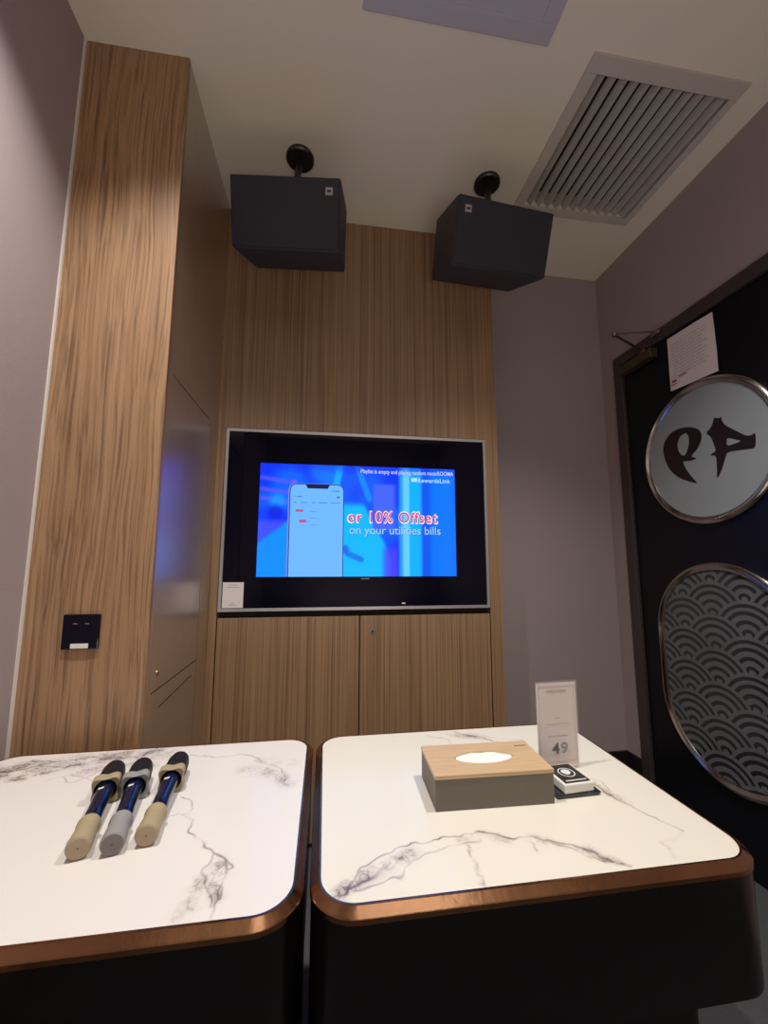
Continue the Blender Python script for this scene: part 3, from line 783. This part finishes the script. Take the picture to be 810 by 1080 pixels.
# ------------------------------------------------------------------ acrylic number sign
t = thing('number_sign', 'upright clear acrylic sign with a pink sheet reading 49, behind the tissue box', 'sign', (.572, .966, TT), (0, 0, R(3)))
sw, sh = .0565, .206
obj('stand', box(bx((-sw, -.003, .0002), (sw, -.0005, sh)), (-sw, -.003, .0002), (sw, .06, .0025)), M['acrylic'], t)
sht = obj('sheet', bx((-sw+.0025, -.0001, .004), (sw-.0025, .0008, sh-.005)), M['paper'], t)
bm = NB(); fz0, fz1, fx = .018, sh-.012, sw-.008
for a, b_ in (((-fx, fz0), (-fx+.0007, fz1)), ((fx-.0007, fz0), (fx, fz1)), ((-fx, fz1-.0007), (fx, fz1)), ((-fx, fz0), (fx, fz0+.0007))):
    box(bm, (a[0], -.0006, a[1]), (b_[0], -.0002, b_[1]))
obj('border', bm, M['ink_light'], sht)
for x0, x1, z in ((-.007, .006, .118), (-.030, .030, .104)):
    xx = x0; bm = NB()
    while xx < x1: l = .003+random.random()*.004; box(bm, (xx, -.0006, z), (min(xx+l, x1), -.0002, z+.0022)); xx += l+.0012
    obj('print_line', bm, M['ink_light'], sht)
bm = NB()
for k_ in range(9): box(bm, (-.026+k_*.006, -.0006, .178), (-.022+k_*.006, -.0002, .185))
obj('small_print', bm, M['ink_light'], sht)
text('room_line', 'ROOM NUMBER', M['ink_red'], sht, (-.026, .026, .0745, .0785), 'xz', -.0008)
text('digit_four', '4', M['ink'], sht, (-.018, .002, .036, .062), 'xz', -.0014, bold=.02)
text('digit_nine', '9', M['silver_digit'], sht, (.006, .025, .036, .062), 'xz', -.0014, bold=.02)

# ------------------------------------------------------------------ tray and little crested box
t = thing('smoked_tray', 'small smoked acrylic tray under the crested box beside the tissue box', 'tray', (.545, .900, TT), (0, 0, R(2)))
obj('base', bx((-.050, -.048, .003), (.053, .043, .008)), M['smoke'], t, bevel=.0015)
for x in (-.042, .045):
    for y in (-.040, .035): obj('foot', lathe(NB(), [(.005, .0001), (.005, .0029)], (x, y, 0), 'z', 14), M['smoke'], t, smooth=True)
t = thing('crested_box', 'white pocket box with a black top bearing a round white crest', 'box', (.548, .888, TT+.0083), (0, 0, R(4)))
obj('case', bx((-.036, -.034, 0), (.036, .048, .019)), M['card_white'], t, bevel=.003, seg=3)
lab = obj('black_top', bx((-.031, -.030, .0191), (.031, .044, .0197)), M['black'], t)
bm = NB(); n = 36
ringed(bm, [[(r_*math.cos(2*math.pi*i/n), .010+r_*math.sin(2*math.pi*i/n), .0201) for i in range(n)] for r_ in (.0165, .0185)], cap=False)
obj('crest_ring', bm, M['white_mark'], lab)
bm = NB()
hp = [(-.006, -.008), (.003, -.009), (.005, -.005), (.009, -.003), (.0085, .002), (.010, .006), (.006, .010), (.000, .012), (-.006, .010), (-.010, .005), (-.010, -.001), (-.007, -.004)]
prism(bm, [(x*1.05, y*1.05+.010) for x, y in smooth_poly(hp, 2)], 2, .0198, .0203)
obj('crest', bm, M['white_mark'], lab)
bm = NB(); xx = -.024
while xx < .024: l = .002+random.random()*.002; box(bm, (xx, -.024, .0198), (xx+l, -.0205, .0202)); xx += l+.0009
obj('crest_line', bm, M['white_mark'], lab)

# ------------------------------------------------------------------ microphones
def star(rv, rl, y, nl=4, n=72, ph=0):
    out = []
    for i in range(n):
        a = 2*math.pi*i/n; c = .5+.5*math.cos(nl*a+ph)
        r = rv+(rl-rv)*c**1.3; out.append((r*math.cos(a), y, r*math.sin(a)))
    return out
def make_mic(label, sil, sil_end, loc, rz):
    t = thing('microphone', label, 'microphone', loc, (0, 0, rz), 'wireless microphones lying on the left table')
    zc = 0
    bm = NB(); lathe(bm, [(.0001, .000), (.0170, .000), (.0190, .002), (.0194, .006), (.0188, .025), (.0172, .045), (.0170, .052), (.0192, .055), (.0194, .062), (.0178, .066), (.0140, .067)], (0, 0, zc), 'y', 40)
    cap = obj('end_sleeve', bm, sil, t, smooth=True)
    bm = NB(); lathe(bm, [(.0001, -.0006), (.0160, -.0006), (.0166, -.0001)], (0, 0, zc), 'y', 36)
    obj('sleeve_face', bm, sil_end, cap, smooth=True)
    bm = NB(); lathe(bm, [(.0001, -.0010), (.0013, -.0010), (.0013, -.0007)], (0, 0, zc), 'y', 12); obj('vent_hole', bm, M['ink'], cap)
    bm = NB(); lathe(bm, [(.012, .064), (.0146, .068), (.0150, .10), (.0158, .168), (.0200, .186)], (0, 0, zc), 'y', 36)
    grip = obj('grip', bm, M['mic_body'], t, smooth=True)
    bm = NB(); prism(bm, [(-.008, .150), (.001, .153), (.001, .158), (-.008, .155)], 2, zc+.0150, zc+.0163)
    obj('grip_mark', bm, M['white_mark'], grip)
    bm = NB(); lathe(bm, [(.0200, .186), (.0225, .192), (.0238, .208), (.0246, .212), (.0246, .219), (.0238, .222), (.0236, .244), (.0205, .260), (.012, .269), (.0001, .271)], (0, 0, zc), 'y', 40)
    obj('mic_head', bm, M['mic_head'], t, smooth=True)
    # star-shaped anti-roll ring
    ph = math.pi
    ins = [(.0212*math.cos(2*math.pi*i/72), .0212*math.sin(2*math.pi*i/72)) for i in range(72)]
    L_ = [[(a, .174, b_) for a, b_ in ins], star(.0222, .0305, .172, ph=ph), star(.0230, .0322, .176, ph=ph), star(.0230, .0322, .191, ph=ph), star(.0222, .0305, .195, ph=ph), [(a*1.06, .193, b_*1.06) for a, b_ in ins]]
    bm = NB(); ringed(bm, L_, closed=True); obj('anti_roll_ring', bm, sil, t, smooth=True)
    t.rotation_euler = (R(1.95), 0, rz)
    return t
zt = TT+.0198
make_mic('blue-black microphone with beige sleeve and star ring, leftmost of the three', M['beige'], M['beige_end'], (-.4025, .803, zt), R(14))
make_mic('blue-black microphone with grey sleeve and star ring, the middle one', M['grey'], M['grey_end'], (-.351, .806, zt), R(12.8))
make_mic('blue-black microphone with beige sleeve, lying apart beside the marble vein', M['beige'], M['beige_end'], (-.303, .821, zt), R(7))

# ------------------------------------------------------------------ lights
def spot(name, loc, target, power, col, cone, blend, size):
    l = bpy.data.lights.new(name, 'SPOT'); l.energy = power; l.color = col; l.spot_size = R(cone); l.spot_blend = blend; l.shadow_soft_size = size
    o = bpy.data.objects.new(name, l); COL.objects.link(o); o.location = loc
    d = Vector(target)-Vector(loc); o.rotation_euler = d.to_track_quat('-Z', 'Y').to_euler(); return o
spot('downlight', (-.46, .72, 2.95), (-.44, .76, .7), 122, (1, .93, .87), 104, 1.0, .03)
spot('downlight', (.80, .76, 2.95), (.74, .82, .7), 118, (1, .93, .83), 104, 1.0, .03)
def area(name, loc, rot, size, power, col):
    l = bpy.data.lights.new(name, 'AREA'); l.energy = power; l.color = col; l.size = size
    o = bpy.data.objects.new(name, l); COL.objects.link(o); o.location = loc; o.rotation_euler = rot; return o
area('rear_fill_down', (.4, -.9, 2.9), (0, 0, 0), .9, 5, (1, .92, .88))  # added soft fill from behind the camera, no actual fixture
area('low_fill_up', (.4, -1.1, .5), (math.pi, 0, 0), 1.3, 16, (1, .92, .84))  # added upward fill to lift the ceiling, not a real cove
wd = bpy.data.worlds.new('world'); SC.world = wd; wd.use_nodes = True
wd.node_tree.nodes['Background'].inputs[0].default_value = (.05, .045, .05, 1)

# ------------------------------------------------------------------ camera
cd = bpy.data.cameras.new('camera'); cam = bpy.data.objects.new('camera', cd); COL.objects.link(cam)
cd.sensor_fit = 'AUTO'; cd.sensor_width = 36; cd.lens = 421.65/1080*36; cd.clip_start = .02
cam.location = (0, 0, H)
yaw, pitch_, roll = R(8.2877), R(7.048), R(-.0804)
cam.rotation_euler = (Matrix.Rotation(-yaw, 3, 'Z') @ Matrix.Rotation(math.pi/2+pitch_, 3, 'X') @ Matrix.Rotation(-roll, 3, 'Z')).to_euler()
SC.camera = cam
SC.view_settings.view_transform = 'Standard'; SC.view_settings.look = 'None'
SC.view_settings.exposure = 0.0; SC.view_settings.gamma = GAM
SC.cycles.max_bounces = 8; SC.cycles.diffuse_bounces = 5
SC.cycles.use_denoising = True
